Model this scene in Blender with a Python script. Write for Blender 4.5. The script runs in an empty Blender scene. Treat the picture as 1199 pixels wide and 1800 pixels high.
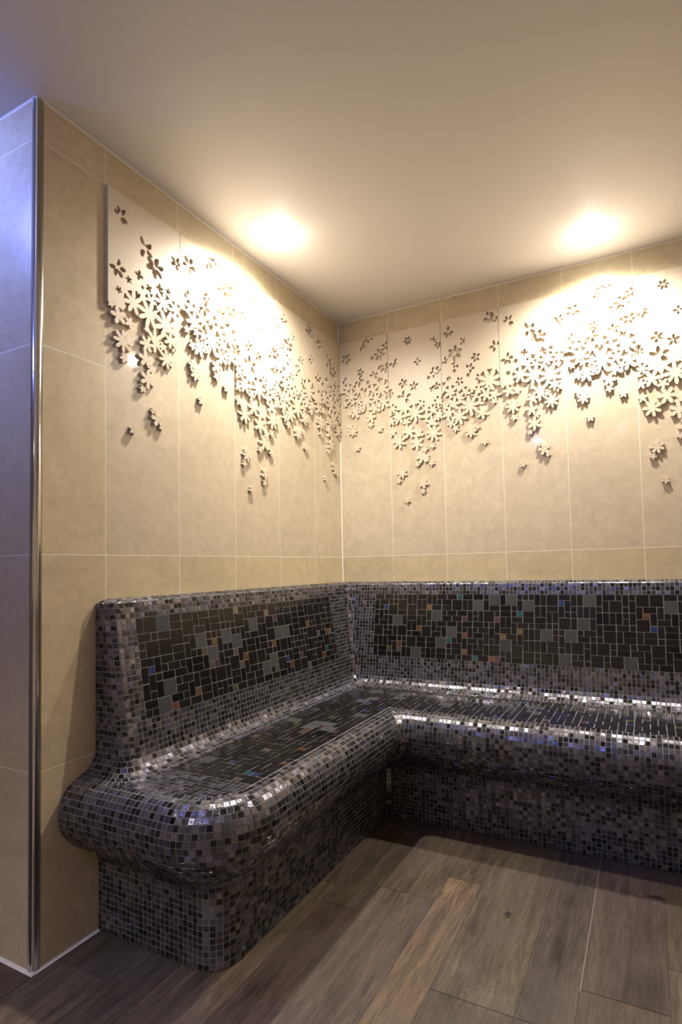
import bpy, math, random
import numpy as np
from mathutils import Vector, Matrix

rnd = random.Random(7)
PI = math.pi
scene = bpy.context.scene
COL = scene.collection

# ------------------------------------------------------------------ camera
H = 2.4513                                   # ceiling height
CAM = (1.5303, -2.6309, 1.0751)
yaw, pitch, roll = -0.4545, 0.0440, -0.0228
FPX = 957.57
cam_d = bpy.data.cameras.new('camera')
cam = bpy.data.objects.new('camera', cam_d)
COL.objects.link(cam)
fwd = Vector((math.sin(yaw)*math.cos(pitch), math.cos(yaw)*math.cos(pitch), math.sin(pitch)))
rgt = Vector((math.cos(yaw), -math.sin(yaw), 0.0))
upv = rgt.cross(fwd)
r_ = rgt*math.cos(roll)+upv*math.sin(roll)
u_ = -rgt*math.sin(roll)+upv*math.cos(roll)
cam.matrix_world = Matrix(((r_.x, u_.x, -fwd.x, CAM[0]), (r_.y, u_.y, -fwd.y, CAM[1]), (r_.z, u_.z, -fwd.z, CAM[2]), (0, 0, 0, 1)))
cam_d.sensor_fit = 'HORIZONTAL'
cam_d.sensor_width = 36.0
cam_d.lens = FPX/1199*36.0
cam_d.shift_x = -(70.96+0.5)/1199
cam_d.shift_y = 52.75/1199
cam_d.clip_start = 0.05
scene.camera = cam

# ------------------------------------------------------------------ world, view
scene.view_settings.view_transform = 'Standard'
scene.view_settings.look = 'None'
scene.view_settings.gamma = 1.0
scene.view_settings.use_curve_mapping = False
scene.view_settings.exposure = 0.25
w = bpy.data.worlds.new('world')
scene.world = w
w.use_nodes = True
w.node_tree.nodes['Background'].inputs[0].default_value = (0.30, 0.34, 0.48, 1)
w.node_tree.nodes['Background'].inputs[1].default_value = 0.05

WARM = (1.0, 0.925, 0.82)
LAMP_W = 100.0
DOWNLIGHTS = [(0.218, -0.836, WARM, LAMP_W), (1.367, -0.238, WARM, LAMP_W), (1.32, -3.39, WARM, LAMP_W*1.3), (0.0, -3.7, WARM, LAMP_W*1.5), (-0.55, -2.25, (0.20, 0.29, 1.0), 58.0), (0.55, -3.1, (0.14, 0.22, 1.0), 75.0)]  # last warm entry: unseen fill lamp, added to brighten the left side
NARROW = {2: 96, 3: 112, 4: 95, 5: 80}          # beam angles of the lamps outside the frame

# ------------------------------------------------------------------ helpers
def link(o, parent=None):
    COL.objects.link(o)
    if parent is not None:
        o.parent = parent
    return o

def mesh_obj(name, verts, faces, mats, parent=None, smooth=False, face_mat=None, tint=None, sharp=None):
    me = bpy.data.meshes.new(name)
    me.from_pydata([tuple(v) for v in verts], [], [tuple(f) for f in faces])
    for m in mats:
        me.materials.append(m)
    n = len(me.polygons)
    if face_mat is not None:
        me.polygons.foreach_set('material_index', np.asarray(face_mat, dtype=np.int32))
    if tint is not None:
        a = me.attributes.new('tint', 'FLOAT_COLOR', 'FACE')
        arr = np.ones((n, 4), dtype=np.float32)
        arr[:, :3] = np.asarray(tint, dtype=np.float32)
        a.data.foreach_set('color', arr.ravel())
    me.polygons.foreach_set('use_smooth', np.full(n, smooth, dtype=bool))
    me.validate()
    me.update()
    return link(bpy.data.objects.new(name, me), parent)

def box(name, lo, hi, mat, parent=None):
    x0, y0, z0 = lo; x1, y1, z1 = hi
    v = [(x0,y0,z0),(x1,y0,z0),(x1,y1,z0),(x0,y1,z0),(x0,y0,z1),(x1,y0,z1),(x1,y1,z1),(x0,y1,z1)]
    f = [(0,3,2,1),(4,5,6,7),(0,1,5,4),(1,2,6,5),(2,3,7,6),(3,0,4,7)]
    return mesh_obj(name, v, f, [mat], parent)

def tag(o, label, cat, group=None):
    o['label'] = label; o['category'] = cat
    if group: o['group'] = group
    return o

def struct(o):
    o['kind'] = 'structure'
    return o

def new_mat(name):
    m = bpy.data.materials.new(name)
    m.use_nodes = True
    nt = m.node_tree
    return m, nt, nt.nodes['Principled BSDF']

def N(nt, typ, **kw):
    n = nt.nodes.new(typ)
    for k, v in kw.items():
        if k.startswith('i_'):
            key = k[2:]
            n.inputs[int(key) if key.isdigit() else key].default_value = v
        else:
            setattr(n, k, v)
    return n

def math_n(nt, op, a, b=None, c=None, clamp=False):
    n = nt.nodes.new('ShaderNodeMath'); n.operation = op; n.use_clamp = clamp
    for i, q in enumerate((a, b, c)):
        if q is None: continue
        if isinstance(q, (int, float)): n.inputs[i].default_value = q
        else: nt.links.new(q, n.inputs[i])
    return n.outputs[0]

def mix_col(nt, fac, a, b, blend='MIX'):
    n = nt.nodes.new('ShaderNodeMix'); n.data_type = 'RGBA'; n.blend_type = blend
    for idx, q in ((0, fac), (6, a), (7, b)):
        if isinstance(q, (int, float)): n.inputs[idx].default_value = q
        elif isinstance(q, tuple): n.inputs[idx].default_value = (*q, 1)
        else: nt.links.new(q, n.inputs[idx])
    return n.outputs[2]

def noise(nt, vec, scale, detail=4, rough=0.55, dist=0.0):
    n = N(nt, 'ShaderNodeTexNoise')
    n.inputs['Scale'].default_value = scale; n.inputs['Detail'].default_value = detail
    n.inputs['Roughness'].default_value = rough; n.inputs['Distortion'].default_value = dist
    nt.links.new(vec, n.inputs['Vector'])
    return n.outputs[0]

# ------------------------------------------------------------------ materials
JL = [0.2705+0.3012*k for k in range(5)]           # vertical joints, left wall (distance from the corner)
JB = [0.3114+0.3012*k for k in range(7)]           # vertical joints, back wall
ROWS = [0.529, 1.129, 2.329]                       # horizontal joints on both walls
ROWS_PLAIN = [0.529, 1.129, 1.729, 2.329]

def tile_wall_mat(name, axis, joints, decor_lo, decor_hi, rows_plain_lo):
    """large stone tiles with pale joints, laid out in world metres"""
    m, nt, b = new_mat(name)
    L = nt.links
    geo = N(nt, 'ShaderNodeNewGeometry')
    sep = N(nt, 'ShaderNodeSeparateXYZ'); L.new(geo.outputs['Position'], sep.inputs[0])
    u = sep.outputs[axis]; z = sep.outputs[2]
    def near(val, pos, half):
        return math_n(nt, 'LESS_THAN', math_n(nt, 'ABSOLUTE', math_n(nt, 'SUBTRACT', val, pos)), half)
    g = None; cell = None
    for j in joints:
        q = near(u, j, 0.0013)
        g = q if g is None else math_n(nt, 'MAXIMUM', g, q)
        s = math_n(nt, 'GREATER_THAN', u, j)
        cell = s if cell is None else math_n(nt, 'ADD', cell, s)
    rowc = None
    for zz in ROWS_PLAIN:
        q = near(z, zz, 0.0013)
        s = math_n(nt, 'GREATER_THAN', z, zz)
        if zz == 1.729:
            if rows_plain_lo is None: continue
            inside = math_n(nt, 'LESS_THAN', u, rows_plain_lo)
            q = math_n(nt, 'MULTIPLY', q, inside); s = math_n(nt, 'MULTIPLY', s, inside)
        g = q if g is None else math_n(nt, 'MAXIMUM', g, q)
        rowc = s if rowc is None else math_n(nt, 'ADD', rowc, s)
    if cell is None: cell = math_n(nt, 'MULTIPLY', rowc, 0.0)
    comb = N(nt, 'ShaderNodeCombineXYZ')
    L.new(cell, comb.inputs[0]); L.new(rowc, comb.inputs[1])
    wn = N(nt, 'ShaderNodeTexWhiteNoise', noise_dimensions='2D'); L.new(comb.outputs[0], wn.inputs['Vector'])
    off = N(nt, 'ShaderNodeVectorMath', operation='SCALE'); off.inputs['Scale'].default_value = 9.0
    L.new(wn.outputs['Color'], off.inputs[0])
    add = N(nt, 'ShaderNodeVectorMath', operation='ADD'); L.new(geo.outputs['Position'], add.inputs[0]); L.new(off.outputs[0], add.inputs[1])
    n1 = noise(nt, add.outputs[0], 5.0, 6, 0.6, 1.2)
    n2 = noise(nt, add.outputs[0], 26.0, 5, 0.6, 0.6)
    base_tan = mix_col(nt, n1, (0.45, 0.365, 0.225), (0.63, 0.525, 0.345))
    base_dec = mix_col(nt, n1, (0.47, 0.39, 0.275), (0.62, 0.525, 0.385))
    if decor_lo is not None:
        dz = math_n(nt, 'MULTIPLY', math_n(nt, 'GREATER_THAN', z, 1.129), math_n(nt, 'LESS_THAN', z, 2.329))
        dz = math_n(nt, 'MULTIPLY', dz, math_n(nt, 'GREATER_THAN', u, decor_lo))
        base = mix_col(nt, dz, base_tan, base_dec)
    else:
        base = base_tan
    ramp = N(nt, 'ShaderNodeMapRange'); ramp.inputs[1].default_value = 0.3; ramp.inputs[2].default_value = 0.75
    ramp.inputs[3].default_value = 0.86; ramp.inputs[4].default_value = 1.06
    L.new(n2, ramp.inputs[0])
    sc = N(nt, 'ShaderNodeVectorMath', operation='SCALE'); L.new(base, sc.inputs[0]); L.new(ramp.outputs[0], sc.inputs['Scale'])
    wv = math_n(nt, 'MULTIPLY_ADD', wn.outputs['Value'], 0.10, 0.95)
    sc2 = N(nt, 'ShaderNodeVectorMath', operation='SCALE'); L.new(sc.outputs[0], sc2.inputs[0]); L.new(wv, sc2.inputs['Scale'])
    col = mix_col(nt, g, sc2.outputs[0], (0.74, 0.68, 0.56))
    L.new(col, b.inputs['Base Color'])
    rg = math_n(nt, 'MULTIPLY_ADD', n2, 0.15, 0.25)
    rg = math_n(nt, 'MAXIMUM', rg, math_n(nt, 'MULTIPLY', g, 0.8))
    L.new(rg, b.inputs['Roughness'])
    b.inputs['Specular IOR Level'].default_value = 0.35
    b.inputs['Coat Weight'].default_value = 0.12; b.inputs['Coat Roughness'].default_value = 0.07
    hgt = math_n(nt, 'SUBTRACT', math_n(nt, 'MULTIPLY', n2, 0.25), math_n(nt, 'MULTIPLY', g, 1.0))
    bp = N(nt, 'ShaderNodeBump'); bp.inputs['Strength'].default_value = 0.25; bp.inputs['Distance'].default_value = 0.002
    L.new(hgt, bp.inputs['Height']); L.new(bp.outputs[0], b.inputs['Normal'])
    return m

M_left = tile_wall_mat('stone_tiles_left', 1, [-j for j in JL], -1.4753, None, -1.4753)
M_back = tile_wall_mat('stone_tiles_back', 0, JB, 0.0, None, None)
M_front = tile_wall_mat('stone_tiles_return', 0, [-0.24, -0.84, -1.44], None, None, 99.0)
M_other = tile_wall_mat('stone_tiles_plain', 1, [-4.0+0.6*k for k in range(7)], None, None, 99.0)

def simple(name, col, rough=0.5, metal=0.0, spec=0.5, nscale=None, namp=0.1):
    m, nt, b = new_mat(name)
    b.inputs['Roughness'].default_value = rough; b.inputs['Metallic'].default_value = metal
    b.inputs['Specular IOR Level'].default_value = spec
    geo = N(nt, 'ShaderNodeNewGeometry')
    n = noise(nt, geo.outputs['Position'], nscale or 12.0, 4)
    c0 = tuple(c*(1-namp) for c in col); c1 = tuple(min(1, c*(1+namp)) for c in col)
    nt.links.new(mix_col(nt, n, c0, c1), b.inputs['Base Color'])
    return m

M_ceil = simple('painted_ceiling', (0.73, 0.705, 0.685), 0.55, 0, 0.3, 2.0, 0.02)
M_relief = simple('relief_stone', (0.60, 0.51, 0.385), 0.4, 0, 0.35, 14.0, 0.05)
M_sil = simple('pale_silicone', (0.72, 0.68, 0.58), 0.5, 0, 0.4, 40.0, 0.08)
M_steel = simple('brushed_steel', (0.62, 0.60, 0.58), 0.16, 1.0, 0.5, 60.0, 0.04)
M_white = simple('lamp_ring_white', (0.75, 0.74, 0.70), 0.35)
M_grout = simple('grey_grout', (0.18, 0.172, 0.168), 0.75, 0, 0.3, 90.0, 0.2)

def tile_glass(name, rough, metal, bump, coat=0.0, bscale=160.0, spec=0.5):
    m, nt, b = new_mat(name)
    L = nt.links
    at = N(nt, 'ShaderNodeAttribute'); at.attribute_type = 'GEOMETRY'; at.attribute_name = 'tint'
    geo = N(nt, 'ShaderNodeNewGeometry')
    n = noise(nt, geo.outputs['Position'], bscale, 3, 0.5, 0.8)
    var = mix_col(nt, n, (0.7, 0.7, 0.7), (1.25, 1.25, 1.25))
    L.new(mix_col(nt, 1.0, at.outputs['Color'], var, 'MULTIPLY'), b.inputs['Base Color'])
    b.inputs['Roughness'].default_value = rough; b.inputs['Metallic'].default_value = metal
    b.inputs['Specular IOR Level'].default_value = spec
    b.inputs['Coat Weight'].default_value = coat; b.inputs['Coat Roughness'].default_value = 0.05
    if bump > 0:
        bp = N(nt, 'ShaderNodeBump'); bp.inputs['Strength'].default_value = bump; bp.inputs['Distance'].default_value = 0.001
        L.new(n, bp.inputs['Height']); L.new(bp.outputs[0], b.inputs['Normal'])
    return m
M_black = tile_glass('black_glass', 0.12, 0.0, 0.25)
M_shim = tile_glass('shimmer_glass', 0.24, 0.85, 1.0, 0.4, 120.0)
M_slate = tile_glass('matt_slate', 0.65, 0.0, 0.15, 0.0, 160.0, 0.25)
M_irid = tile_glass('iridescent_glass', 0.15, 0.7, 0.4, 0.5)
MOSAIC = [M_grout, M_black, M_shim, M_slate, M_irid]

def floor_mat():
    m, nt, b = new_mat('wood_look_planks')
    L = nt.links
    at = N(nt, 'ShaderNodeAttribute'); at.attribute_type = 'GEOMETRY'; at.attribute_name = 'tint'
    geo = N(nt, 'ShaderNodeNewGeometry')
    mp = N(nt, 'ShaderNodeVectorMath', operation='MULTIPLY'); mp.inputs[1].default_value = (1.0, 0.10, 1.0)
    L.new(geo.outputs['Position'], mp.inputs[0])
    sh = N(nt, 'ShaderNodeVectorMath', operation='MULTIPLY_ADD'); sh.inputs[1].default_value = (7.0, 7.0, 7.0)
    L.new(at.outputs['Color'], sh.inputs[0]); L.new(mp.outputs[0], sh.inputs[2])
    g1 = noise(nt, sh.outputs[0], 160.0, 6, 0.65, 0.3)
    g2 = noise(nt, sh.outputs[0], 22.0, 4, 0.5, 0.8)
    g3 = noise(nt, geo.outputs['Position'], 5.0, 4, 0.55)
    r1 = N(nt, 'ShaderNodeMapRange'); r1.inputs[1].default_value = 0.32; r1.inputs[2].default_value = 0.62; r1.inputs[3].default_value = 0.5; r1.inputs[4].default_value = 1.2
    L.new(g1, r1.inputs[0])
    r2 = N(nt, 'ShaderNodeMapRange'); r2.inputs[1].default_value = 0.3; r2.inputs[2].default_value = 0.7; r2.inputs[3].default_value = 0.55; r2.inputs[4].default_value = 1.4
    L.new(g2, r2.inputs[0])
    r3 = N(nt, 'ShaderNodeMapRange'); r3.inputs[1].default_value = 0.35; r3.inputs[2].default_value = 0.7; r3.inputs[3].default_value = 0.0; r3.inputs[4].default_value = 0.55
    L.new(g3, r3.inputs[0])
    s1 = N(nt, 'ShaderNodeVectorMath', operation='SCALE'); L.new(at.outputs['Color'], s1.inputs[0]); L.new(math_n(nt, 'MULTIPLY', r1.outputs[0], r2.outputs[0]), s1.inputs['Scale'])
    col = mix_col(nt, r3.outputs[0], s1.outputs[0], (0.105, 0.083, 0.066))
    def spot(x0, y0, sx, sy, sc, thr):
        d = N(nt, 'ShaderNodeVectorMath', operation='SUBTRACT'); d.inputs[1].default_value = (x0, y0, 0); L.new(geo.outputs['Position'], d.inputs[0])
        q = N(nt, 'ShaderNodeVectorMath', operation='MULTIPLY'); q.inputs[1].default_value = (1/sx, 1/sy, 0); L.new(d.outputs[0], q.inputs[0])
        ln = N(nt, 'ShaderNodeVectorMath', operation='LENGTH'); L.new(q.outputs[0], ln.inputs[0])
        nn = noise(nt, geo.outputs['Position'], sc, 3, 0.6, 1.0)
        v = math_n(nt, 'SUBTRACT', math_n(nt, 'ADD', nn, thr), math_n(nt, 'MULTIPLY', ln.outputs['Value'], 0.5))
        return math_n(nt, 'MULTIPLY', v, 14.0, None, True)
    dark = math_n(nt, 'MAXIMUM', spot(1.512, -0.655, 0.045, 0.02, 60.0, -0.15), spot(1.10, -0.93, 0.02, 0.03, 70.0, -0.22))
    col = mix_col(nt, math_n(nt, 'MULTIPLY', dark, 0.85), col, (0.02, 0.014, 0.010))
    pale = math_n(nt, 'MAXIMUM', spot(1.14, -1.28, 0.13, 0.08, 70.0, -0.22), spot(1.03, -1.2, 0.08, 0.06, 70.0, -0.26))
    col = mix_col(nt, math_n(nt, 'MULTIPLY', pale, 0.08), col, (0.34, 0.31, 0.27))
    L.new(col, b.inputs['Base Color'])
    L.new(math_n(nt, 'MULTIPLY_ADD', g3, 0.3, 0.32), b.inputs['Roughness'])
    b.inputs['Specular IOR Level'].default_value = 0.4
    bp = N(nt, 'ShaderNodeBump'); bp.inputs['Strength'].default_value = 0.35; bp.inputs['Distance'].default_value = 0.001
    L.new(g1, bp.inputs['Height']); L.new(bp.outputs[0], b.inputs['Normal'])
    return m
M_floor = floor_mat()
M_joint = simple('floor_joint', (0.07, 0.058, 0.048), 0.8, 0, 0.3, 60.0, 0.2)
M_joint_pale = simple('floor_joint_pale', (0.30, 0.27, 0.23), 0.7, 0, 0.3, 60.0, 0.2)

# ------------------------------------------------------------------ room shell
XR, YB, XL, YE = 2.2, -4.6, -2.0, -1.6963
TW = 0.12
struct(box('wall_back', (-TW, 0.0, 0), (XR+TW, TW, H), M_back))
wl = struct(box('wall_left', (-TW, YE+0.0, 0), (0.0, 0.0, H), M_left))
struct(box('wall_return', (XL, YE, 0), (-TW, YE+TW, H), M_front))
# the narrow end of the left wall uses the return-wall tiles
wl.data.materials.append(M_front)
for p in wl.data.polygons:
    if p.normal.y < -0.5: p.material_index = 1
struct(box('wall_right', (XR, YB, 0), (XR+TW, 0, H), M_other))
struct(box('wall_far_left', (XL-TW, YB, 0), (XL, YE+TW, H), M_other))
struct(box('wall_front', (XL-TW, YB-TW, 0), (XR+TW, YB, H), M_other))
struct(box('ceiling', (XL-TW, YB-TW, H), (XR+TW, TW, H+0.1), M_ceil))

# floor: base slab plus the boards as one surface
def make_floor():
    v = []; f = []; fm = []; tint = []
    def quad(x0, y0, x1, y1, z, mi, t):
        i = len(v); v.extend([(x0,y0,z),(x1,y0,z),(x1,y1,z),(x0,y1,z)]); f.append((i,i+1,i+2,i+3)); fm.append(mi); tint.append(t)
    i = 0
    z0 = -0.1
    v.extend([(XL-TW,YB-TW,z0),(XR+TW,YB-TW,z0),(XR+TW,TW,z0),(XL-TW,TW,z0),(XL-TW,YB-TW,-0.001),(XR+TW,YB-TW,-0.001),(XR+TW,TW,-0.001),(XL-TW,TW,-0.001)])
    for q in [(0,3,2,1),(4,5,6,7),(0,1,5,4),(1,2,6,5),(2,3,7,6),(3,0,4,7)]:
        f.append(q); fm.append(1); tint.append((.1,.1,.1))
    quad(1.331, -1.155, 1.3345, -0.40, -0.0004, 2, (.3,.3,.3))
    xs = [0.34, 0.54, 0.66, 0.87, 0.988, 1.20, 1.333, 1.535, 1.66, 1.87, 1.99, 2.2, 2.32]
    left = [0.34, 0.21, 0.01, -0.12, -0.33, -0.45, -0.66, -0.78, -0.99, -1.19, -1.31, -1.52, -1.64, -1.85, -2.1]
    xs = sorted(set(xs+left))
    starts = {0.54:-1.10, 0.66:-0.955, 0.87:-0.81, 1.333:-1.148, 0.988:-1.302, 1.20:-1.302, 1.535:-0.98}
    pal = [(0.085,0.064,0.044),(0.105,0.079,0.052),(0.068,0.053,0.040),(0.125,0.093,0.058),(0.078,0.062,0.047),(0.095,0.072,0.049)]
    forced = {(0.87,0):(0.165,0.12,0.068),(0.87,-1):(0.145,0.106,0.062),(0.66,0):(0.095,0.072,0.054),(0.54,0):(0.08,0.058,0.04)}
    for a, b_ in zip(xs[:-1], xs[1:]):
        L0 = 0.9
        st = starts.get(a, -rnd.random()*0.9)
        k0 = int(math.ceil((TW-st)/L0)); y1 = st+k0*L0
        k = k0
        while y1 > YB:
            y0 = y1-L0
            t = forced.get((a, k), pal[rnd.randrange(len(pal))])
            t = tuple(c*(0.92+0.16*rnd.random()) for c in t)
            g = 0.0009
            quad(a+g, max(y0, YB-TW)+g, b_-g, min(y1, TW)-g, 0.0, 0, t)
            y1 = y0; k -= 1
    o = mesh_obj('floor', v, f, [M_floor, M_joint, M_joint_pale], None, False, fm, tint)
    return struct(o)
make_floor()

# metal corner profile: quarter-round bead on the outer corner with two thin flanges
def corner_trim():
    v = []; f = []
    prof = []
    r = 0.0125
    cx, cy = -r+0.0015, YE+r-0.0015
    prof.append((-0.02, YE-0.0012)); 
    for k in range(0, 13):
        a = -PI/2 + k*(PI/2)/12
        prof.append((cx+(r+0.001)*math.cos(a), cy+(r+0.001)*math.sin(a)))
    prof.append((0.0012, YE+0.02))
    prof.append((-0.004, YE+0.02)); prof.append((-0.02, YE+0.004))
    n = len(prof)
    for z in (0.004, H-0.0005):
        for p in prof: v.append((p[0], p[1], z))
    for k in range(n):
        f.append((k, (k+1)%n, n+(k+1)%n, n+k))
    f.append(tuple(range(n-1, -1, -1))); f.append(tuple(range(n, 2*n)))
    o = mesh_obj('trim_1', v, f, [M_steel], None, True)
    return struct(o)
corner_trim()

def bead(name, pts, r, mat):
    """triangular silicone joint along an inner edge; pts = list of (p, q, dirA, dirB)"""
    v = []; f = []
    for (p, q, a, b_) in pts:
        i = len(v)
        for e in (p, q):
            e = Vector(e)
            v += [tuple(e), tuple(e+Vector(a)*r), tuple(e+(Vector(a)+Vector(b_))*r*0.42), tuple(e+Vector(b_)*r)]
        for k in range(4):
            f.append((i+k, i+(k+1)%4, i+4+(k+1)%4, i+4+k))
        f.append((i,i+3,i+2,i+1)); f.append((i+4,i+5,i+6,i+7))
    return struct(mesh_obj(name, v, f, [mat]))
bead('trim_2', [((0,0,H),(0,YE,H),(1,0,0),(0,0,-1)), ((0,0,H),(XR,0,H),(0,-1,0),(0,0,-1)), ((0,YE,H),(XL,YE,H),(0,-1,0),(0,0,-1))], 0.004, M_sil)
bead('trim_3', [((0,-1.50,0),(0,YE-0.006,0),(1,0,0),(0,0,1)), ((0.006,YE,0),(XL,YE,0),(0,-1,0),(0,0,1))], 0.007, M_sil)
bead('trim_4', [((0,0,0.98),(0,0,H),(1,0,0),(0,-1,0))], 0.004, M_sil)

# ------------------------------------------------------------------ mosaic bench
P = 0.0175            # small tesserae pitch
MOD = 0.02625         # module of the mixed panels
D = 0.478             # plinth depth
END = 1.500           # plinth end (distance from the back wall)
SEATZ = 0.475

class Tiles:
    def __init__(s): s.v=[]; s.f=[]; s.m=[]; s.t=[]
    def add(s, pts, kind, tint, gap=0.0012, h=0.0012, tilt=0.02):
        n = len(pts)
        P_ = [Vector(p) for p in pts]
        c = Vector((0,0,0))
        for p in P_: c += p
        c /= n
        nor = Vector((0,0,0))
        for k in range(n):
            nor += (P_[k]-c).cross(P_[(k+1)%n]-c)
        if nor.length < 1e-9: return
        nor.normalize()
        tv = Vector((rnd.gauss(0,tilt), rnd.gauss(0,tilt), rnd.gauss(0,tilt)))
        base = []; top = []
        for p in P_:
            d = p-c; L = d.length
            if L < 1e-6: return
            e1 = max(0.2, (L-gap*1.35)/L); e2 = max(0.15, (L-(gap+0.0007)*1.35)/L)
            base.append(c+d*e1-nor*0.0006)
            top.append(c+d*e2+nor*(h+tv.dot(d*e2)))
        i = len(s.v)
        s.v += [tuple(q) for q in base]+[tuple(q) for q in top]
        s.f.append(tuple(i+n+k for k in range(n))); s.m.append(kind); s.t.append(tint)
        for k in range(n):
            s.f.append((i+k, i+(k+1)%n, i+n+(k+1)%n, i+n+k)); s.m.append(kind); s.t.append(tint)
    def surf(s, verts, faces):
        i = len(s.v); s.v += [tuple(q) for q in verts]
        for q in faces:
            s.f.append(tuple(i+k for k in q)); s.m.append(0); s.t.append((.2,.2,.2))
    def build(s, name, parent):
        return mesh_obj(name, s.v, s.f, MOSAIC, parent, False, s.m, s.t)

def small_kind():
    q = rnd.random()
    if q < 0.24:
        c = 0.006+0.008*rnd.random(); return 1, (c, c*0.93, c*0.93)
    if q < 0.94:
        c = 0.08+0.22*rnd.random()**1.3; w_ = rnd.random()
        return 2, (c*(0.96+0.06*w_), c*0.95, c*(1.04+0.2*(1-w_)))
    c = 0.12+0.14*rnd.random()
    return 2, (c*0.82, c*0.85, c*1.25)

def panel_kind(w_, h_):
    if w_ == 2 and h_ == 2:
        if rnd.random() < 0.42:
            c = 0.042+0.014*rnd.random(); return 3, (c, c, c*1.03)
        return 1, (0.013, 0.011, 0.010)
    if w_ == 1 and h_ == 1:
        q = rnd.random()
        if q < 0.22:
            return 4, rnd.choice([(0.28,0.19,0.09),(0.06,0.10,0.30),(0.05,0.20,0.24),(0.28,0.13,0.07),(0.24,0.20,0.17),(0.18,0.10,0.14),(0.22,0.19,0.15),(0.16,0.20,0.08)])
        return 1, (0.012, 0.010, 0.009)
    c = 0.006+0.008*rnd.random()
    return 1, (c, c*0.9, c*0.85)

def resample(pts, step):
    pts = [np.array(p, float) for p in pts]
    # smooth with a Catmull-Rom first
    def cr(p0, p1, p2, p3, t):
        return 0.5*((2*p1)+(-p0+p2)*t+(2*p0-5*p1+4*p2-p3)*t*t+(-p0+3*p1-3*p2+p3)*t**3)
    d = []
    n = len(pts)
    for i in range(n-1):
        p0 = pts[max(i-1,0)]; p3 = pts[min(i+2,n-1)]
        straight = np.linalg.norm(pts[i+1][:2]-pts[i][:2]) > 0.12
        for k in range(12):
            t = k/12
            d.append(pts[i]*(1-t)+pts[i+1]*t if straight else cr(p0, pts[i], pts[i+1], p3, t))
    d.append(pts[-1])
    d = np.array(d)
    L = np.concatenate([[0], np.cumsum(np.linalg.norm(np.diff(d[:, :2], axis=0), axis=1))])
    m = max(1, int(round(L[-1]/step)))
    s = np.linspace(0, L[-1], m+1)
    return np.stack([np.interp(s, L, d[:, c]) for c in range(d.shape[1])], 1)

class Level:
    """one horizontal contour of the bench: back arm, inner corner, left arm, outer corner, end"""
    def __init__(s, f, ye, rc, rho, z): s.f, s.ye, s.rc, s.rho, s.z = f, ye, rc, rho, z
    def back(s, x): return (x, -s.f, s.z)
    def left(s, y): return (s.f, y, s.z)
    def end(s, x): return (max(x, 0.001), -s.ye, s.z)
    def tx(s): return s.f+s.rho
    def ty(s): return -(s.ye-s.rc)
    def tex(s): return s.f-s.rc
    def inner(s, xb, yl, t):
        """from x=xb on the back arm round the fillet to y=yl on the left arm; t in 0..1"""
        a = max(xb-s.tx(), 0); c = max(-yl-s.tx(), 0); arc = s.rho*PI/2; T = a+arc+c
        d = t*T
        if d < a: return s.back(xb-d)
        if d < a+arc:
            th = (d-a)/s.rho
            cx, cy = s.f+s.rho, -(s.f+s.rho)
            return (cx-s.rho*math.sin(th), cy+s.rho*math.cos(th), s.z)
        return s.left(-(s.f+s.rho)-(d-a-arc))
    def innerlen(s, xb, yl): return max(xb-s.tx(),0)+max(-yl-s.tx(),0)+s.rho*PI/2
    def outer(s, t):
        th = t*PI/2
        cx, cy = s.f-s.rc, -(s.ye-s.rc)
        return (cx+s.rc*math.cos(th), cy-s.rc*math.sin(th), s.z)

def lay_rows(T, levels, gx, gy, xmax, skip=None, gex=None):
    """tesserae between successive levels. gx, gy: grid origins on the back and left arms"""
    for j in range(len(levels)-1):
        A, B = levels[j], levels[j+1]
        def put(qa0, qa1, qb1, qb0):
            k, t = small_kind(); T.add([qa0, qa1, qb1, qb0], k, t, tilt=0.05)
        tx = max(A.tx(), B.tx())
        k0 = math.ceil((tx-gx)/P-0.3); xb = gx+k0*P
        x = xb
        while x < xmax-0.004:
            x2 = min(x+P, xmax)
            if not (skip and skip(j, 'b', (x+x2)/2)):
                put(A.back(x2), A.back(x), B.back(x), B.back(x2))
            x = x2
        ty = min(-max(A.tx(), B.tx()), 0)
        yend = min(A.ty(), B.ty()) if False else (A.ty()+B.ty())/2
        k1 = math.floor((ty-gy)/P+0.3); yl = gy+k1*P
        ni = max(1, int(round((A.innerlen(xb, yl)+B.innerlen(xb, yl))/2/P)))
        for i in range(ni):
            t0, t1 = i/ni, (i+1)/ni
            put(A.inner(xb, yl, t0), A.inner(xb, yl, t1), B.inner(xb, yl, t1), B.inner(xb, yl, t0))
        y = yl
        kk = k1
        while gy+(kk-1)*P > yend-0.35*P:
            y0 = gy+kk*P; y1 = gy+(kk-1)*P
            if not (skip and skip(j, 'l', (y0+y1)/2)):
                put(A.left(y0), A.left(y1), B.left(y1), B.left(y0))
            kk -= 1
        ylast = gy+kk*P
        # joint piece up to the outer corner, then the corner itself
        def seg(Lv, t):
            a = ylast-Lv.ty(); arc = Lv.rc*PI/2
            T_ = max(a, 0)+arc
            d = t*T_
            if d < max(a, 0): return Lv.left(ylast-d)
            return Lv.outer((d-max(a, 0))/arc) if arc > 1e-6 else Lv.left(Lv.ty())
        al = ((max(ylast-A.ty(),0)+A.rc*PI/2)+(max(ylast-B.ty(),0)+B.rc*PI/2))/2
        nc = max(1, int(round(al/P)))
        for i in range(nc):
            put(seg(A, i/nc), seg(A, (i+1)/nc), seg(B, (i+1)/nc), seg(B, i/nc))
        # the end
        ea, eb = A.tex(), B.tex()
        L = (ea+eb)/2
        ne = max(1, int(round(L/P)))
        for i in range(ne):
            t0, t1 = 1-i/ne, 1-(i+1)/ne
            put(A.end(ea*t0), A.end(ea*t1), B.end(eb*t1), B.end(eb*t0))

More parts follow.
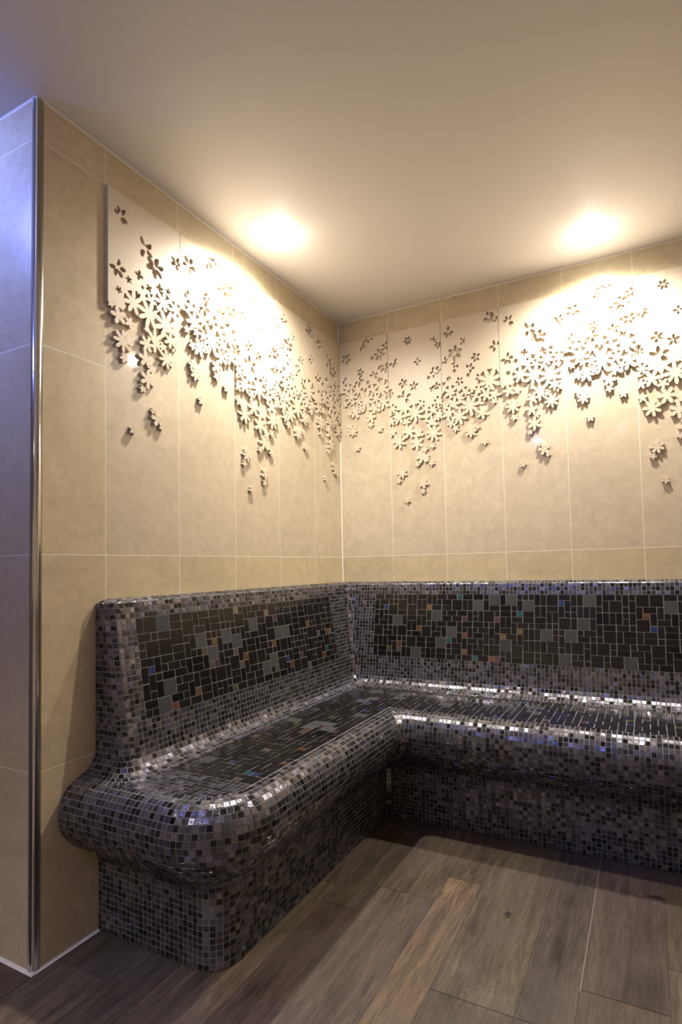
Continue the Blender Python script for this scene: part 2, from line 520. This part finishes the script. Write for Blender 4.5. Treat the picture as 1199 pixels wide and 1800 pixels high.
def backing(T, levels, xmax):
    """the smooth grout body beneath the tesserae, closed along the walls"""
    cols = []
    for Lv in levels:
        row = [Lv.back(xmax), Lv.back(1.4), Lv.back(0.75)]
        t = Lv.tx()
        row += [Lv.inner(t, -t, k/10) for k in range(0, 11)]
        row += [Lv.left(-0.75), Lv.left(-1.1)]
        row += [Lv.outer(t/12) for t in range(0, 13)]
        row += [Lv.end(Lv.tex()*0.5), Lv.end(0.001), (0.001, -0.001, Lv.z), (xmax, -0.001, Lv.z)]
        cols.append(row)
    n = len(cols[0]); v = [p for r in cols for p in r]; f = []
    for j in range(len(cols)-1):
        for k in range(n):
            f.append((j*n+k, j*n+(k+1)%n, (j+1)*n+(k+1)%n, (j+1)*n+k))
    f.append(tuple(range(n))); m = (len(cols)-1)*n
    f.append(tuple(range(m+n-1, m-1, -1)))
    T.surf(v, f)

XM = XR-0.002
bench = bpy.data.objects.new('mosaic_bench', None); link(bench)
bench.location = (0, 0, 0)
tag(bench, 'long L-shaped steam room bench with rounded seat edge, clad in black and grey mosaic', 'bench')

# --- plinth
R0 = 0.08
prof_low = resample([(0.0, 0.003), (0.0, 0.205)], P)
def lv_low(e, z): return Level(D+e, END+e, R0+e, 0.02+0.0*e, z)
T = Tiles()
levels = [lv_low(p[0], p[1]) for p in prof_low]
lay_rows(T, levels[::-1], 0.48, -(END-R0), XM)
backing(T, levels[::-1], XM)
T.build('plinth', bench)

# --- seat with its rolled edge
prof_nose = resample([(0.04,0.475),(0.072,0.4725),(0.098,0.459),(0.118,0.430),(0.127,0.392),(0.122,0.350),(0.105,0.316),(0.075,0.283),(0.042,0.260),(0.014,0.238),(0.0,0.205)], P)
def lv_nose(e, z): return Level(D+e, END+e, R0+e, 0.02+0.02*e/0.127, z)
T = Tiles()
levels = [lv_nose(p[0], p[1]) for p in prof_nose]
lay_rows(T, levels, 0.48, -(END-R0), XM)
backing(T, levels, XM)
# border of small tesserae between the panel and the rolled edge at the open end
PX0, PX1 = 0.20, 0.20+12*MOD
PY0 = -1.41
lvf = lv_nose(0.04, SEATZ)
def clip_convex(poly, a, b_):
    out = []
    n = len(poly)
    for i in range(n):
        p, q = poly[i], poly[(i+1)%n]
        dp = (b_[0]-a[0])*(p[1]-a[1])-(b_[1]-a[1])*(p[0]-a[0])
        dq = (b_[0]-a[0])*(q[1]-a[1])-(b_[1]-a[1])*(q[0]-a[0])
        if dp >= 0: out.append(p)
        if (dp >= 0) != (dq >= 0):
            t = dp/(dp-dq); out.append((p[0]+(q[0]-p[0])*t, p[1]+(q[1]-p[1])*t))
    return out
hull = [lvf.outer(t/8)[:2] for t in range(9)]          # x+ side to y- side
x = PX1
y = PY0
nrow = 8
for j in range(nrow):
    y1 = PY0-j*P; y0 = y1-P
    xx = PX1
    while xx > 0.16:
        poly = [(xx-P, y0), (xx, y0), (xx, y1), (xx-P, y1)]
        for a, b_ in zip(hull[1:], hull[:-1]):
            poly = clip_convex(poly, a, b_)
            if len(poly) < 3: break
        if len(poly) >= 3:
            poly = clip_convex(poly, (0.0, -(END+0.04)), (1.0, -(END+0.04)))
        if len(poly) >= 3:
            ar = abs(sum(poly[i][0]*poly[(i+1)%len(poly)][1]-poly[(i+1)%len(poly)][0]*poly[i][1] for i in range(len(poly))))/2
            if ar > P*P*0.25:
                k, t = small_kind(); T.add([(p[0], p[1], SEATZ) for p in poly], k, t)
        xx -= P
seat = T.build('seat', bench)

def random_panel(inside, ni, nj):
    """mixed rectangular tesserae on a module grid"""
    occ = [[not inside(i, j) for j in range(nj)] for i in range(ni)]
    out = []
    cells = [(i, j) for i in range(ni) for j in range(nj)]
    free = lambda i, j, a, b: all(i+p < ni and j+q < nj and not occ[i+p][j+q] for p in range(a) for q in range(b))
    def place(i, j, a, b):
        for p in range(a):
            for q in range(b): occ[i+p][j+q] = True
        out.append((i, j, a, b))
    order = cells[:]; rnd.shuffle(order)
    for (i, j) in order[:int(len(order)*0.10)]:
        if free(i, j, 2, 2): place(i, j, 2, 2)
    rnd.shuffle(order)
    for (i, j) in order:
        if occ[i][j]: continue
        if rnd.random() < 0.07: place(i, j, 1, 1); continue
        o = [(1, 2), (2, 1)]; rnd.shuffle(o)
        for a, b in o:
            if free(i, j, a, b): place(i, j, a, b); break
        else: place(i, j, 1, 1)
    return out

T = Tiles()
ni = int((XM-PX0)/MOD); nj = 46
for (i, j, a, b) in random_panel(lambda i, j: i < 12 or j >= 34, ni, nj):
    x0, x1 = PX0+i*MOD, PX0+(i+a)*MOD
    y0, y1 = PY0+j*MOD, PY0+(j+b)*MOD
    k, t = panel_kind(a, b)
    T.add([(x0,y0,SEATZ),(x1,y0,SEATZ),(x1,y1,SEATZ),(x0,y1,SEATZ)], k, t, gap=0.0014, tilt=0.006)
p_ = T.build('mosaic_panel', seat); p_['label'] = 'inlay of larger black and slate rectangles on the seat'

# --- backrest
BE = 1.51
prof_b = [(0.004,0.990,-0.036),(0.036,0.990,-0.030),(0.054,0.983,-0.012),(0.066,0.966,-0.003),(0.072,0.945,0.0),(0.132,0.555,0.0),(0.140,0.525,0.004),(0.153,0.500,0.014),(0.174,0.484,0.032),(0.200,0.4775,0.052),(0.212,0.4735,0.064)]
pb = resample(prof_b, P)
def lv_b(F, z, E):
    rc = min(0.032+max(E, 0)*0.8, max(F-0.002, 0.001))
    return Level(F, BE+E, rc, 0.035, z)
levels = [lv_b(p[0], p[1], p[2]) for p in pb]
jtop = min(range(len(pb)), key=lambda j: abs(pb[j][1]-0.925))
NR = 18
T = Tiles()
GXB = 0.24; GYL = -1.48
PL0, PL1 = GYL+3*P, GYL+3*P+44*MOD
def skip(j, arm, s):
    if not (jtop <= j < jtop+NR): return False
    return s > GXB if arm == 'b' else (PL0 < s < PL1)
lay_rows(T, levels, GXB, GYL, XM, skip)
backing(T, levels, XM)
back = T.build('backrest', bench)
# body cap hidden under the first rows: top strip against the wall is part of the sweep
def tz(t):
    """profile at fractional row index"""
    j = min(int(t), len(pb)-2); q = t-j
    return pb[j]*(1-q)+pb[j+1]*q
for arm in ('b', 'l'):
    T = Tiles()
    n_ = int((XM-GXB)/MOD) if arm == 'b' else 44
    for (i, j, a, b) in random_panel(lambda i, j: True, n_, 12):
        s0 = i*MOD; s1 = (i+a)*MOD
        pA = tz(jtop+j*1.5); pB = tz(jtop+(j+b)*1.5)
        k, t = panel_kind(a, b)
        if arm == 'b':
            q = [(GXB+s1,-pA[0],pA[1]),(GXB+s0,-pA[0],pA[1]),(GXB+s0,-pB[0],pB[1]),(GXB+s1,-pB[0],pB[1])]
        else:
            q = [(pA[0],PL1-s0,pA[1]),(pA[0],PL1-s1,pA[1]),(pB[0],PL1-s1,pB[1]),(pB[0],PL1-s0,pB[1])]
        T.add(q, k, t, gap=0.0014, tilt=0.006)
    p_ = T.build('mosaic_panel', back)
    p_['label'] = 'inlay of larger black and slate rectangles on the %s half of the backrest' % ('right' if arm == 'b' else 'left')

# ------------------------------------------------------------------ flower reliefs
# every motif: ('C' cut-out | 'R' raised | 'F' free-standing) , u (m from left edge), v (m, height z), radius, petals
f_, cx_, cy_, cz_ = FPX, *CAM
def unproj(px, py, axis):
    d = fwd + r_*((px-670.96)/FPX) - u_*((py-952.75)/FPX)
    t = (0.0-CAM[axis])/d[axis]
    return Vector(CAM)+d*t
def motifs(lst, axis, left_edge):
    """read the motif positions of a panel in metres from its left edge"""
    out = []
    for (k, px, py, r, n) in lst:
        p = unproj(px, py, axis)
        q = unproj(px, py+1, axis); mpp = abs(q.z-p.z)
        u = (p.y-left_edge) if axis == 0 else (p.x-left_edge)
        out.append((k, u, p.z, r*mpp, n))
    return out
PAT = {}
PAT['E'] = motifs([
 ('C',210,380,15,7),('C',250,437,19,5),('C',268.7,472,20,6),('C',203,472,17,6),('S',240.7,485,9,4),('S',222.6,493,7,5),('C',306,464,13,5),('S',205,510.6,7,5),
 ('S',247,506.5,4,5),('S',258,508,7,4),('S',262,523,5,5),('S',277,508,8,4),('S',292,514,6,5),('S',238,520,7,4),('S',224,522,6,4),
 ('R',231,533,21,7),('R',262,531,14,6),('R',284,533,19,7),('R',191.7,535,7,5),('R',205,556,16,5),('R',259.4,553.9,25,8),('R',224.4,568,10,5),('R',305,545,14,6),
 ('R',288.6,573.7,26,8),('R',254.7,580,6,5),('R',268.7,600.6,21,8),('R',213.3,600.6,20,8),('R',301.4,610,10,5),('R',254.7,606,15,6),('R',283,612,9,5),
 ('R',252.4,632,15,5),('R',289.8,633,17,8),('R',215,631,9,5),('R',257,668,17,6),('R',247.7,684.6,7,5),('R',262,650,8,5),('R',296,600,14,6),
 ('F',274,737,14,5),('F',266,723,6,5),('F',281,752,6,5),('F',231,757,8,5)], 0, -1.4753)
xb1 = JB[3]
PAT['B'] = motifs([
 ('C',1045,517,13,5),('C',1065,502,10,5),('C',1109,516,10,5),('C',1093,534,14,6),('S',1074,543,5,5),('C',1007,549,13,5),('C',1107,562,12,5),('C',1041,592,12,5),('C',1044,574,9,5),
 ('S',1093,563,5,4),('C',1079,580,11,5),('S',1063.6,595,5,5),('S',1005.8,590,4,5),('S',1001,597,4,4),('S',1060,610,5,5),('S',1070,603,4,4),('C',1095,590,8,5),('S',1122,597,6,4),
 ('R',1036.7,613,15,6),('R',1100,606,21,7),('R',1012,610,12,5),('R',1075,612,15,6),('R',1123,617.5,9,5),('R',1057.7,633.9,25,8),('R',1020,626,16,7),('R',1104.4,635,17,6),('R',1082,648,15,5),
 ('R',1032,658,15,6),('R',1018,662,7,5),('R',1045,651,7,5),('R',1025,638.5,7,5),('R',1071.7,669,12,5),('R',1071.7,684,7,5),('R',1006,644,6,5),('R',1085,628,12,6),
 ('R',1040,636,9,5),('R',1093,642,8,5),
 ('F',1018,690,7,5),('F',1026,700,11,7),('F',1096,693,7,5),('F',1038.5,735,7,5)], 1, xb1)
xb2 = JB[0]
PAT['C'] = motifs([
 ('C',718,600,8,6),('C',762,600,7,5),('C',771,607,7,5),('C',693,639,9,5),('C',735,637,7,4),('C',767,655,11,6),('S',755,665,4,4),('C',710,675,9,5),('C',729,680,9,5),('C',712,701,14,5),('S',689,695,6,5),
 ('S',688,688,4,5),('C',769,680,8,5),('S',761,684,5,4),
 ('R',741.7,711,8,5),('R',691.7,720,9,6),('R',772.8,706,10,6),('R',761.7,721,10,6),('R',730.6,726.7,17,8),('R',752.8,733,10,5),('R',772.8,730,11,6),('R',702.8,734,13,6),('R',716,742,8,5),
 ('R',760.6,743,12,6),('R',690,742,8,5),('R',720.6,759,13,6),('R',737,764,10,5),('R',762.8,762,15,8),('R',691.7,762,7,5),('R',703,776.7,13,7),('R',734,780,13,6),('R',761,784,6,5),
 ('R',743.9,803,13,6),('R',735,816.7,5,5),('R',760,814,6,5),('R',748,790,6,5),('R',752,807,5,5),
 ('F',708,832,10,7),('F',703,845.6,5,5),('F',746,850,9,5),('F',745,864,5,5),('F',717.5,880,5.5,5)], 1, xb2)
xb3 = JB[1]
PAT['D'] = motifs([
 ('C',789,585,10,7),('C',813,601,7,5),('C',860,559,11,7),('C',874,564,8,5),('C',801,622,14,6),('C',871,609,11,5),('C',837,629,9,5),('C',827,648,9,5),('C',783,635,7,5),('C',802,641,8,5),
 ('S',800,653,4,4),('C',844,664,8,5),('S',790,667,5,5),('C',809,671,8,5),('S',824,660,4,4),('S',782,676,4,4),
 ('R',876,663,14,6),('R',861,670,22,8),('R',842,688,10,6),('R',793,690,13,6),('R',819,690,10,5),('R',856,694,12,6),('R',870,695,10,5),('R',808,700,12,6),('R',836,700,10,5),('R',869,706,6,5),
 ('R',798,712,13,6),('R',842,710,10,5),('R',827,714,19,8),('R',790,728,13,6),('R',849,726,12,6),('R',808,733,15,7),('R',794,745,8,5),('R',802,754,7,5),('R',784,716,8,5),
 ('F',829,759,11,7),('F',842,751,4,5),('F',853,777,6.5,5)], 1, xb3)

G = 0.0025
def flower_field(X, Z, cx, cz, R, n, rot):
    dx, dz = X-cx, Z-cz
    r = np.hypot(dx, dz); th = np.arctan2(dz, dx)+rot
    c = np.abs(np.cos(n*th/2))
    rp = R*(0.13+0.87*c**(0.85 if R > 0.02 else 0.65))
    return r-rp                                  # <0 inside
def cut_field(X, Z, cx, cz, R, n, rot, rg):
    out = np.full(X.shape, 1.0)
    for k in range(n):
        if n >= 5 and rg.random() < 0.12: continue
        a = rot+2*PI*k/n+rg.uniform(-.12, .12)
        L = R*rg.uniform(0.32, 0.46); W = max(R*rg.uniform(0.19, 0.27), 0.003)
        d0 = R*0.98-L
        px, pz = cx+d0*math.cos(a), cz+d0*math.sin(a)
        bend = rg.uniform(-0.5, 0.5)
        dx, dz = X-px, Z-pz
        u = dx*math.cos(a)+dz*math.sin(a); v = -dx*math.sin(a)+dz*math.cos(a)
        v = v-bend*(u*u)/max(L, 1e-4)*0.8
        q = (np.sqrt((u/L)**2+(v/W)**2)-1)*W
        out = np.minimum(out, q)
    return out

def plate_edge(pat, u, wdt):
    """height of the solid plate's lower boundary"""
    raised = [m for m in PAT[pat] if m[0] == 'R']
    z = np.full(u.shape, -1.0)
    acc = np.zeros(u.shape); wsum = np.zeros(u.shape)
    for (k, cu, cz, R, n) in raised:
        if cz < np.percentile([m[2] for m in raised], 55): continue
        w_ = np.exp(-((u-cu)/0.035)**2)
        acc += w_*cz; wsum += w_
    base = np.mean([m[2] for m in raised if m[2] >= np.percentile([q[2] for q in raised], 55)])
    return (acc+0.15*base)/(wsum+0.15)+0.008

def build_field(pat, u_off, width):
    rg = random.Random(ord(pat)*13)
    zt = 2.329-0.0012; zb = 1.45
    nx = int(round(width/G))+1; nz = int(round((zt-zb)/G))+1
    us = np.linspace(0, width, nx); zs = np.linspace(zb, zt, nz)
    X, Z = np.meshgrid(us+u_off, zs)
    edge = plate_edge(pat, X[0], width)
    wob = 0.006*np.sin(X*90+ord(pat))
    S = (edge[None, :]+wob-Z)
    for (k, cu, cz, R, n) in [m for m in PAT[pat]]:
        rot = rg.uniform(0, 2*PI)
        if k == 'R':
            pl = flower_field(X, Z, cu, cz, R, n, rot)
            disc = np.hypot(X-cu, Z-cz)-R*0.93
            if R > 0.016: S = np.maximum(S, -disc)
            S = np.minimum(S, pl)
        elif k == 'C':
            S = np.maximum(S, -cut_field(X, Z, cu, cz, R, n, rot, rg))
        elif k == 'S':
            S = np.maximum(S, -flower_field(X, Z, cu, cz, R, n, rot))
    return us, zs, S

CASES = {}
def march(us, zs, S, x_lo, x_hi):
    """polygons (in u,z) of the region S<0, plus boundary segments"""
    S = np.where(np.abs(S) < 1e-6, 1e-6, S)
    vid = {}; verts = []
    def corner(i, j):
        k = ('c', i, j)
        if k not in vid: vid[k] = len(verts); verts.append((us[i], zs[j]))
        return vid[k]
    def cross(i0, j0, i1, j1):
        k = ('e', i0, j0, i1, j1) if (i0, j0) < (i1, j1) else ('e', i1, j1, i0, j0)
        if k not in vid:
            a, b_ = S[j0, i0], S[j1, i1]; t = min(max(a/(a-b_), 0.03), 0.97)
            vid[k] = len(verts); verts.append((us[i0]+(us[i1]-us[i0])*t, zs[j0]+(zs[j1]-zs[j0])*t))
        return vid[k]
    faces = []; segs = []
    nz, nx = S.shape
    inside = S < 0
    full = inside[:-1, :-1] & inside[1:, :-1] & inside[:-1, 1:] & inside[1:, 1:]
    anyin = inside[:-1, :-1] | inside[1:, :-1] | inside[:-1, 1:] | inside[1:, 1:]
    for j in range(nz-1):
        for i in range(nx-1):
            if not anyin[j, i]: continue
            ring = [(i, j), (i+1, j), (i+1, j+1), (i, j+1)]
            if full[j, i]:
                faces.append([corner(*q) for q in ring])
                if i == 0: segs.append((corner(0, j+1), corner(0, j)))
                if i == nx-2: segs.append((corner(nx-1, j), corner(nx-1, j+1)))
                if j == nz-2: segs.append((corner(i+1, j+1), corner(i, j+1)))
                continue
            poly = []; cr = []
            for k in range(4):
                a = ring[k]; b_ = ring[(k+1)%4]
                ia = inside[a[1], a[0]]; ib = inside[b_[1], b_[0]]
                if ia: poly.append(corner(*a))
                if ia != ib:
                    c = cross(*a, *b_); poly.append(c); cr.append((c, ia))
            if len(poly) >= 3: faces.append(poly)
            # boundary segments: from an exit crossing to the next entry crossing
            for q in range(len(cr)):
                c, going_out = cr[q]
                if going_out:
                    c2 = cr[(q+1) % len(cr)][0]
                    if c2 != c: segs.append((c, c2))
            if i == 0 and inside[j, 0] and inside[j+1, 0]: segs.append((corner(0, j+1), corner(0, j)))
            if i == nx-2 and inside[j, nx-1] and inside[j+1, nx-1]: segs.append((corner(nx-1, j), corner(nx-1, j+1)))
            if j == nz-2 and inside[nz-1, i] and inside[nz-1, i+1]: segs.append((corner(i+1, j+1), corner(i, j+1)))
    return verts, faces, segs

THK = 0.010
def solid(verts2, faces, segs, place, depth, mats, name, parent=None):
    n = len(verts2)
    v = [place(u, z, depth) for (u, z) in verts2]+[place(u, z, 0.0) for (u, z) in verts2]
    f = [tuple(q) for q in faces]
    f += [(b_, a, a+n, b_+n) for (a, b_) in segs]
    return mesh_obj(name, v, f, mats, parent)

def single_flower(place, cu, cz, R, n, rot, parent):
    pts = []
    m = n*10
    for k in range(m):
        th = 2*PI*k/m
        c = abs(math.cos(n*th/2))
        r = R*(0.25+0.75*c**0.7)
        pts.append((cu+r*math.cos(th+rot), cz+r*math.sin(th+rot)))
    v = [place(cu, cz, THK*0.95)]+[place(u, z, THK) for u, z in pts]+[place(u, z, 0.0) for u, z in pts]
    f = []
    for k in range(m):
        k2 = (k+1) % m
        f.append((0, 1+k, 1+k2)); f.append((1+k2, 1+k, 1+m+k, 1+m+k2))
    return mesh_obj('flower', v, f, [M_relief], parent)

cache = {}
def relief_panel(wall, left, width, pat, u_off, label):
    key = (pat, u_off, round(width, 4))
    if key not in cache:
        g = 0.0012
        us, zs, S = build_field(pat, u_off+g, width-2*g)
        cache[key] = march(us+g, zs, S, 0, width)
    v2, fc, sg = cache[key]
    if wall == 'left':
        place = lambda u, z, d: (0.0005+d, left+u, z)
    else:
        place = lambda u, z, d: (left+u, -0.0005-d, z)
    o = solid(v2, fc, sg, place, THK, [M_relief], 'relief_panel')
    tag(o, label, 'wall panel', 'flower relief panels along the two tiled walls')
    rg = random.Random(ord(pat))
    for (k, cu, cz, R, n) in PAT[pat]:
        if k != 'F': continue
        rot = rg.uniform(0, 6.28)
        cu2 = cu-u_off
        if cu2-R < 0 or cu2+R > width: continue
        single_flower(place, cu2, cz, R, n, rot, o)
    return o

W0 = 0.3012
names_left = [('E', -1.4753, W0, 0.0, 'flower relief panel on the left wall, nearest the metal corner strip'),
 ('B', -1.1741, W0, 0.0, 'flower relief panel under the left lamp, second from the panel edge by the corner strip'),
 ('C', -0.8729, W0, 0.0, 'flower relief panel with blossoms trailing lowest on the left wall'),
 ('D', -0.5717, W0, 0.0, 'flower relief panel on the left wall, second from the room corner'),
 ('E', -0.2705, 0.2705, 0.0, 'narrow flower relief panel on the left wall, touching the room corner')]
for p_, l_, w_, uo, lab in names_left: relief_panel('left', l_, w_, p_, uo, lab)
names_back = [('B', 0.0105, 0.3009, 0.0, 'flower relief panel on the back wall, touching the room corner'),
 ('C', JB[0], W0, 0.0, 'flower relief panel with blossoms trailing lowest on the back wall'),
 ('D', JB[1], W0, 0.0, 'flower relief panel on the back wall, third from the room corner'),
 ('E', JB[2], W0, 0.0, 'flower relief panel on the back wall, just left of the right lamp pool'),
 ('B', JB[3], W0, 0.0, 'flower relief panel on the back wall, directly under the right lamp'),
 ('C', JB[4], W0, 0.0, 'flower relief panel on the back wall, cut by the right picture edge')]
for p_, l_, w_, uo, lab in names_back: relief_panel('back', l_, w_, p_, uo, lab)

# ------------------------------------------------------------------ downlights
def emis(name, col, s):
    m, nt, b = new_mat(name)
    b.inputs['Base Color'].default_value = (*col, 1)
    b.inputs['Emission Color'].default_value = (*col, 1); b.inputs['Emission Strength'].default_value = s
    return m
def lathe(name, prof, mat, parent, n=40):
    v = []; f = []
    for (r, z) in prof:
        for k in range(n):
            a = 2*PI*k/n; v.append((r*math.cos(a), r*math.sin(a), z))
    for j in range(len(prof)-1):
        for k in range(n):
            f.append((j*n+k, j*n+(k+1)%n, (j+1)*n+(k+1)%n, (j+1)*n+k))
    f.append(tuple(range(n))); f.append(tuple(range(len(prof)*n-1, (len(prof)-1)*n-1, -1)))
    return mesh_obj(name, v, f, [mat], parent, True)
LBL = ['small round ceiling downlight near the left wall', 'small round ceiling downlight near the back wall, right of the room corner',
       'warm round ceiling downlight straight behind the viewer', 'added warm fill lamp on the unseen ceiling behind the viewer towards the left', 'blue round ceiling downlight beyond the end of the left wall', 'blue round ceiling downlight behind the viewer, between two warm ones']
for li, ((x, y, c, wt), lab) in enumerate(zip(DOWNLIGHTS, LBL)):
    e = bpy.data.objects.new('downlight', None); link(e); e.location = (x, y, H)
    tag(e, lab, 'ceiling lamp', 'ceiling downlights')
    lathe('ring', [(0.026, -0.0005), (0.030, -0.004), (0.040, -0.004), (0.043, -0.0003)], M_white, e)
    lathe('lens', [(0.0255, -0.0005), (0.0255, -0.0028)], emis('lamp_lens', c, 60.0), e)
    ld = bpy.data.lights.new('lamp_light', 'SPOT'); ld.energy = wt; ld.color = c
    ld.shadow_soft_size = 0.034; ld.spot_size = math.radians(NARROW.get(li, 165)); ld.spot_blend = 1.0
    lo = bpy.data.objects.new('lamp_light', ld); link(lo, e); lo.location = (0, 0, -0.03)
    if li == 4:                                      # a swivelling spot turned towards the end of the left wall
        lo.rotation_euler = Vector((0.35, 0.55, -0.35)).to_track_quat('-Z', 'Y').to_euler()
    gd = bpy.data.lights.new('lamp_glow', 'POINT'); gd.energy = wt*(0.008 if c == WARM else (0.05 if li == 4 else 0.16)); gd.color = (1.0, 0.96, 0.90) if c == WARM else c; gd.shadow_soft_size = 0.012
    go = bpy.data.objects.new('lamp_glow', gd); link(go, e); go.location = (0, 0, -0.045 if c == WARM else -0.12)
